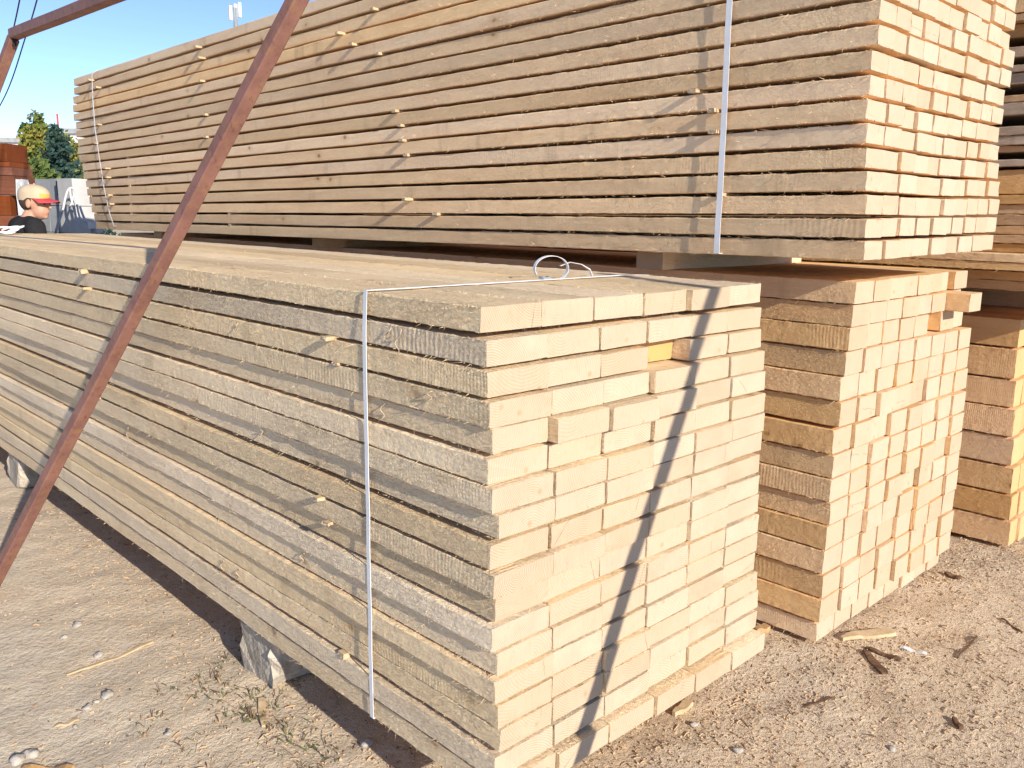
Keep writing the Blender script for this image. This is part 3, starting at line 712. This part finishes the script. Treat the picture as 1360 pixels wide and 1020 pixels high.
# grey concrete block wall with an end pier coloured paler as its sunlit face
wl = dep(20, 238, 9.6); wr = dep(117, 236, 8.9); wl.z = wr.z = 0
wd_ = (wr-wl); LW = wd_.length; wa = math.atan2(wd_.y, wd_.x); HW = dep(70, 238, 9.25).z
wall = empty('concrete_wall', wl, 'grey concrete block wall with slotted top behind the man', 'wall', None, wa)
mb = MB(); nb = 7; rows = 6
for r in range(rows):
    for c in range(-3, nb):
        bw = LW*.80/nb; x0 = c*bw + (bw/2 if r % 2 else 0); w2 = bw-.008
        if x0 + w2 > LW*.80: w2 = max(LW*.80-x0, .03)
        mb.box((x0+w2/2, .0, (r+.5)*HW/rows), (w2, .19, HW/rows-.008), 0, None, .003)
mb.box((LW*.1, .02, HW/2-.01), (LW*1.35, .15, HW-.03)); mb.build('block_courses', M_WALL, wall)
mb = MB(); px0 = LW*.80
for r in range(rows):
    z0 = r*HW/rows
    mb.box((LW*.905, -.03, z0 + HW/rows/2), (LW*.19, .30, HW/rows-.006), 0, None, .003)
mb.build('pier', simple('lit toned pier block', (.52, .51, .49), (.43, .42, .41), 5, .9, .15, .003, 50), wall)  # paler colour stands in for sun on the turned corner face
M_SLOT = simple('dark slot', (.05, .05, .055), (.07, .07, .07), 5)
for k in range(3):
    for zc in (HW-.10, HW*.58): mb = MB(); mb.box((LW*.76+k*.05, -.12 if zc > HW-.2 else -.2, zc), (.022, .06, .15 if zc > HW-.2 else .17)); mb.build('slot', M_SLOT, wall)
# white cable hung over the wall
mb = MB()
def pxs(lst, d): return [dep(x, y, d) for x, y in lst]
def smooth(pts, k=5):
    o = []
    for i in range(len(pts)-1):
        p0 = pts[max(i-1, 0)]; p1 = pts[i]; p2 = pts[i+1]; p3 = pts[min(i+2, len(pts)-1)]
        for j in range(k):
            t = j/k; o.append(.5*((2*p1) + (p2-p0)*t + (2*p0-5*p1+4*p2-p3)*t*t + (3*p1-p0-3*p2+p3)*t**3))
    o.append(pts[-1]); return o
mb.tube(smooth(pxs([(74, 307), (83, 280), (88, 258), (93, 250), (99, 252), (103, 262), (106, 274), (112, 290), (119, 297)], 8.6)), .012, 7)
mb.tube(smooth(pxs([(93, 251), (94, 262), (97, 272), (99, 277), (96, 281), (92, 277), (95, 270), (98, 260), (101, 265), (104, 282), (108, 292), (117, 296)], 8.55)), .010, 7)
tag(mb.build('white_cable', M_ROPE), 'white cable looped and hung over the grey wall', 'cable')
bx = dep(123, 299, 7.6); mb = MB(); mb.box((0, 0, 0), (.055, .06, .06), 0); mb.box((0, 0, .031), (.06, .065, .006))
o = empty('junction_box', bx, 'small white junction box on a post below the upper stack', 'box'); mb.build('case', M_WHITE, o)
mb = MB(); mb.tube([V((0, 0, -.03)), V((0, 0, -bx.z))], .02, 8); mb.build('post', M_WALL, o)
mb = MB(); mb.tube(smooth([V((.02, 0, -.03)), V((.05, -.02, -.08)), V((.10, 0, -.07)), V((.12, .02, -.02))]), .006, 6); mb.build('cord', M_ROPE, o)
# coil of strapping left on the far end of the front stack
cc = at(8, 310, 2, 1.215); cc.y = min(cc.y, 5.1); mb = MB()
for j in range(3):
    ph = R.random()*6; q = [(.06*math.cos(a*.35+ph)*(1-.1*j), .05*math.sin(a*.35+ph), .022 + .017*math.sin(a*.35+ph+j) + .004*j) for a in range(20)]
    mb.strip([V(p) + V((.03*j, 0, 0)) for p in q], (.2, .3, 1), .011, .001)
tag(mb.build('strap_coil', M_STRAP, None, cc), 'loose coil of white strapping on the far end of the front stack', 'strap coil')

# person behind the far end of the front stack
def person():
    base = dep(50, 270, 6.1) - RGT*.11; base.z = 0
    fdir = (FWD*.72 + RGT*.70); th = math.atan2(-fdir.x, fdir.y)
    hdir = RGT*1.0 + FWD*-.05; hth = math.atan2(-hdir.x, hdir.y) - th
    root = empty('person', base, 'man in black t-shirt and beige cap with red peak, looking right', 'person', None, th)
    HC = V((.045, .075, 1.415)); RH = Matrix.Rotation(hth, 3, 'Z') @ Matrix.Rotation(math.radians(-5), 3, 'X')
    def hd(v): return HC + RH @ (V(v))
    def caps(mb, chain, n=12):
        for (a, ra), (b, rb) in zip(chain[:-1], chain[1:]):
            a = V(a); b = V(b)
            N = 5
            for i in range(N+1): mb.ball(a.lerp(b, i/N), ra + (rb-ra)*i/N, n, 8)
    def remesh(o, vox, it=6):
        m = o.modifiers.new('Remesh', 'REMESH'); m.mode = 'VOXEL'; m.voxel_size = vox; m.use_smooth_shade = True
        s = o.modifiers.new('Smooth', 'SMOOTH'); s.iterations = it; s.factor = .5
    mb = MB()
    for s in (-1, 1):
        caps(mb, [((s*.09, -.03, .80), .085), ((s*.105, .07, .45), .056), ((s*.108, -.01, .25), .05), ((s*.105, -.03, .085), .036)])
        mb.ball((s*.11, .05, .035), (.042, .115, .034))
        caps(mb, [((s*.185, .015, 1.245), .058), ((s*.235, .03, 1.0), .042), ((s*.215, .13, .915), .040), ((s*.19, .23, .875), .027)])
        pc = V((s*.182, .275, .862)); mb.ball(pc, (.036, .048, .017))
        for j, (dx, L) in enumerate(((-.027, .066), (-.009, .075), (.009, .07), (.026, .055))):
            b0 = pc + V((dx, .04, 0)); caps(mb, [(b0, .0095), (b0 + V((dx*.15, L*.45, -.008)), .009), (b0 + V((dx*.1, L*.8, -.03)), .008)], 8)
        t0 = pc + V((-s*.03, -.005, 0)); caps(mb, [(t0, .012), (t0 + V((-s*.022, .03, -.01)), .010), (t0 + V((-s*.022, .055, -.022)), .009)], 8)
    mb.ball((0, -.03, .84), (.15, .105, .10)); mb.ball((0, -.015, .97), (.135, .095, .13)); mb.ball((0, .0, 1.13), (.17, .105, .15)); mb.ball((0, .005, 1.24), (.16, .085, .075))
    caps(mb, [((0.01, .015, 1.26), .064), (hd((0, -.02, -.075)), .054)])
    mb.ball(hd((0, -.012, .02)), (.076, .097, .105), 16, 12, 0, 0, RH); mb.ball(hd((0, .03, -.055)), (.055, .062, .065), 16, 12, 0, 0, RH)
    mb.ball(hd((0, .068, -.092)), (.024, .022, .02), 12, 8, 0, 0, RH)
    mb.ball(hd((0, .055, .02)), (.06, .04, .04), 12, 8, 0, 0, RH)
    caps(mb, [(hd((0, .088, .012)), .010), (hd((0, .108, -.026)), .013)], 8)
    mb.ball(hd((0, .086, -.055)), (.022, .012, .007), 10, 8, 0, 0, RH); mb.ball(hd((0, .084, -.067)), (.020, .012, .008), 10, 8, 0, 0, RH)
    for s in (-1, 1): mb.ball(hd((s*.077, -.01, -.012)), (.010, .02, .032), 10, 8, 0, 0, RH)
    body = mb.build('body', M_SKIN, root); remesh(body, .006, 5)
    mb = MB()
    mb.ball((0, -.02, .93), (.158, .118, .12)); mb.ball((0, -.01, 1.02), (.16, .115, .12)); mb.ball((0, .0, 1.13), (.19, .12, .16)); mb.ball((0, .005, 1.245), (.175, .10, .075))
    for s in (-1, 1): caps(mb, [((s*.09, .01, 1.275), .05), ((s*.185, .015, 1.24), .072), ((s*.235, .025, 1.06), .066)])
    o = mb.build('tshirt', M_BLACK, root); remesh(o, .012, 4)
    mb = MB()
    mb.ball((0, -.03, .83), (.162, .122, .10))
    for s in (-1, 1): caps(mb, [((s*.09, -.03, .79), .096), ((s*.105, .07, .45), .07), ((s*.108, -.01, .25), .064), ((s*.105, -.03, .11), .058)])
    o = mb.build('trousers', M_JEAN, root); remesh(o, .012, 4)
    for s in (-1, 1):
        mb = MB(); mb.ball((s*.11, .05, .045), (.05, .135, .042)); mb.ball((s*.107, -.03, .075), (.045, .05, .05)); o = mb.build('shoe', M_SHOE, root); remesh(o, .01, 3)
    mb = MB(); mb.ball(hd((0, -.022, .012)), (.080, .094, .090), 18, 14, 0, 0, RH); o = mb.build('hair', M_HAIR, root)
    # trim the hair shell to the back and sides by leaving only the faces behind the ears
    me = o.data; bm = bmesh.new(); bm.from_mesh(me); inv = RH.transposed()
    kill = [f for f in bm.faces if (inv @ (f.calc_center_median() - HC)).y > .012 or (inv @ (f.calc_center_median() - HC)).z < -.062]
    bmesh.ops.delete(bm, geom=kill, context='FACES'); bm.to_mesh(me); bm.free()
    for s in (-1, 1):
        mb = MB(); mb.ball(hd((s*.031, .083, .0)), (.012, .008, .008), 8, 6, 0, 0, RH); mb.build('eye', M_EYE, root)
    mb = MB(); seg = 24; rg = 8; vs = []
    for i in range(rg+1):
        t = i/rg*math.pi*.5
        for k in range(seg):
            a = 2*math.pi*k/seg; q = V((.089*math.cos(t)*math.cos(a), .110*math.cos(t)*math.sin(a) - .012, .050 + .076*math.sin(t)**.85))
            vs.append(hd(q))
    for k in range(seg): a = 2*math.pi*k/seg; vs.append(hd((.087*math.cos(a), .108*math.sin(a)-.012, .03 - .02*(math.sin(a) < -.2))))
    fs = [(i*seg+k, i*seg+(k+1) % seg, (i+1)*seg+(k+1) % seg, (i+1)*seg+k) for i in range(rg) for k in range(seg)]
    b = (rg+1)*seg; fs += [(b+k, b+(k+1) % seg, (k+1) % seg, k) for k in range(seg)]
    mb.add(vs, fs, 0, True); 
    for i, f in enumerate(mb.f):
        c = sum((inv @ (V(mb.v[j]) - HC) for j in f), V())/len(f)
        if c.y > .062 and c.z < .072: mb.m[i] = 1
    cap = mb.build('cap', [M_CAP, M_CAPY], root)
    mb = MB(); mb.ball(hd((0, -.012, .127)), .007, 8, 6, 0); mb.build('button', M_CAP, cap)
    vs = []; n = 12
    for j in range(5):
        for k in range(n+1):
            a = math.pi*(.12 + .76*k/n); r = 1 + j*.17
            vs.append(hd((.088*math.cos(a)*(1+.03*j), (.098*math.sin(a)-.012) + j*.021*math.sin(a)**.5, .043 - .004*j - .012*abs(math.cos(a))*(1+.2*j))))
    vis = MB(); m = n+1
    top = [tuple(v) for v in vs]; bot = [tuple(v - RH @ V((0, 0, .004))) for v in vs]
    N = len(vs); fs = [(j*m+k, j*m+k+1, (j+1)*m+k+1, (j+1)*m+k) for j in range(4) for k in range(n)]
    fb = [tuple(N+i for i in reversed(f)) for f in fs]
    rim = [(4*m+k, 4*m+k+1, N+4*m+k+1, N+4*m+k) for k in range(n)] + [(j*m, (j+1)*m, N+(j+1)*m, N+j*m) for j in range(4)] + [(j*m+n, N+j*m+n, N+(j+1)*m+n, (j+1)*m+n) for j in range(4)]
    vis.add(top + bot, fs + fb + rim, 0, False)
    vis.build('visor', M_CAPR, cap)
person()

# trees
def leaf(mb, c, s, m=0):
    d = V((R.gauss(0, 1), R.gauss(0, 1), R.gauss(0, 1))).normalized(); a = d.orthogonal().normalized()*s; b = d.cross(a).normalized()*s*.6
    mb.add([c-a, c-b*.8, c+a, c+b], [(0, 1, 2, 3)], m)
def deciduous(base, H, rad, mat, label, nl, trunk_h=.3, seed=0):
    root = empty('broadleaf_tree', base, label, 'tree', 'trees behind the wall')
    tk = MB(); tk.tube([(0, 0, -.05), (.03, .02, H*.2), (-.04, .05, H*.45), (.02, 0, H*.8)], [.16, .13, .09, .03], 10); cl = []
    for i in range(14):
        a = R.random()*6.28; z0 = H*R.uniform(.2, .6); r = rad*R.uniform(.4, .85); e = V((r*math.cos(a), r*math.sin(a), z0 + H*R.uniform(.1, .34)))
        tk.tube([(0, 0, z0), e*.5 + V((0, 0, z0*.55)), e], [.05, .035, .015], 6); cl.append(e)
    tk.build('trunk', M_TRUNK, root)
    cr = MB(); cs = []
    for i in range(46):
        a = R.random()*6.28; t = R.uniform(.16, 1); prof = math.sin(min(1, t*1.08)*math.pi)**.55 if t < .93 else .35
        r = rad*prof*R.uniform(.25, 1); cs.append((V((r*math.cos(a), r*math.sin(a), H*t)), rad*R.uniform(.16, .34)))
    for e in cl: cs.append((e, rad*.3))
    for c, q in cs:
        for _ in range(nl//len(cs)):
            v = V((R.gauss(0, 1), R.gauss(0, 1), R.gauss(0, .8))); v = v.normalized()*q*R.random()**.4
            leaf(cr, c + v, R.uniform(.05, .10))
    cr.build('crown', mat, root)
def spruce(base, H, rad, label):
    root = empty('spruce_tree', base, label, 'tree', 'trees behind the wall')
    tk = MB(); tk.tube([(0, 0, -.05), (0, 0, H*.5), (0, 0, H)], [.14, .08, .01], 10); tk.build('trunk', M_TRUNK, root)
    cr = MB(); z = H*.06
    while z < H*.985:
        f = 1 - z/H; L0 = rad*f**.82 + .05; nbr = max(5, int(15*f + 5))
        for k in range(nbr):
            a = R.random()*6.28; L = L0*R.uniform(.72, 1.12); d = V((math.cos(a), math.sin(a), 0)); n = int(L*34) + 6
            for i in range(n):
                t = (i+R.random())/n; droop = -.30*L*t + .22*L*t*t; p = d*L*t + V((0, 0, z + droop))
                s = V((-d.y, d.x, 0))*R.uniform(-1, 1)*.17*L*(1.15-t)
                leaf(cr, p + s + V((0, 0, R.uniform(-.06, .02))), R.uniform(.035, .075))
        z += H*.020 + .03*f
    cr.build('crown', M_NEEDLE, root)
def gbase(px, py, d): p = dep(px, py, d); p.z = 0; return p
def hgt(px, py, d): return dep(px, py, d).z
spruce(gbase(78, 230, 20), hgt(76, 164, 20), 1.55, 'dark blue green spruce between yellowing trees behind the wall')
deciduous(gbase(58, 230, 25), hgt(62, 158, 25), 1.0, M_YLEAF, 'tall yellow green broadleaf tree just left of the spruce', 6500)
deciduous(gbase(46, 230, 22), hgt(46, 190, 22), .75, M_YLEAF, 'yellowing bushy tree left of the tall broadleaf one', 4500)
deciduous(gbase(50, 230, 18), hgt(45, 220, 18), .62, M_GLEAF, 'low green bush at the foot of the yellow trees', 3500)
deciduous(gbase(95, 230, 27), hgt(95, 182, 27), .8, M_YLEAF, 'yellowish tree half hidden right of the spruce', 3500)
deciduous(gbase(44, 230, 30), hgt(44, 168, 30), .7, M_GLEAF, 'dark green tree at the back left of the group', 3500)

# far buildings and masts
def building(px0, px1, ytop, d, label, floors, mat):
    a = gbase(px0, 200, d); b = gbase(px1, 200, d); H = hgt((px0+px1)/2, ytop, d); t = b-a; W = t.length
    root = empty('apartment_building', a, label, 'building', None, math.atan2(t.y, t.x))
    mb = MB(); mb.box((W/2, 6, H/2), (W, 12, H)); mb.build('wall', mat, root)
    mb = MB(); mb.box((W/2, 6, H+.2), (W+.6, 12.6, .4)); rf = mb.build('roof', M_WALL, root)
    n = max(2, int(W/3))
    for f in range(floors):
        for k in range(n):
            mb = MB(); mb.box(((k+.5)*W/n, -.02, (f+.55)*H/floors), (1.3, .12, 1.4)); mb.build('window', M_GLASS, root)
    return root, W, H, rf
building(-40, 34, 189, 80, 'low white building above the red brown timbers at left', 2, M_WHITE)
building(90, 112, 178, 70, 'pale building half hidden behind the upper stack end', 2, M_WHITE)
mp = gbase(316, 100, 60); Hm = hgt(316, 14, 60)
ms = empty('antenna_mast', mp, 'white antenna mast peeking above the upper stack', 'mast')
mb = MB(); mb.tube([(0, 0, 0), (0, 0, Hm)], [.22, .14], 10); mb.build('pole', M_GALV, ms)
for k, dx in enumerate((-.34, .0, .3)):
    mb = MB(); mb.box((dx*RGT.x, dx*RGT.y, Hm-.35 + .1*k), (.2, .2, .95)); mb.build('antenna_panel', M_WHITE, ms)
mp = gbase(80, 200, 75); Hm = hgt(79, 152, 75)
ms = empty('radio_mast', mp, 'thin red and white mast behind the treetops', 'mast')
for k in range(5):
    mb = MB(); mb.tube([(0, 0, Hm*k/5), (0, 0, Hm*(k+1)/5)], [.17-.02*k, .16-.02*k], 8); mb.build('section', M_RED if k % 2 == 0 else M_WHITE, ms)
# overhead cables
for pts, lab in ((((30, -30), (26, 0), (18, 38), (11, 67), (0, 118), (-16, 190)), 'black overhead cable crossing the frame corner in the sky'),
                 (((56, -30), (49, 0), (41, 28), (33, 52), (16, 105), (0, 140), (-30, 190)), 'black overhead cable curving right of the frame corner')):
    mb = MB(); n = len(pts)
    P = [dep(x, y, 9.0 + i*1.1) for i, (x, y) in enumerate(pts)]
    d0 = (P[0]-P[1]); d1 = (P[-1]-P[-2])
    mb.tube(smooth([P[0]+d0*6] + P + [P[-1]+d1*1.5], 6), .009, 6)
    tag(mb.build('power_cable', M_WIRE), lab, 'cable', 'overhead cables')
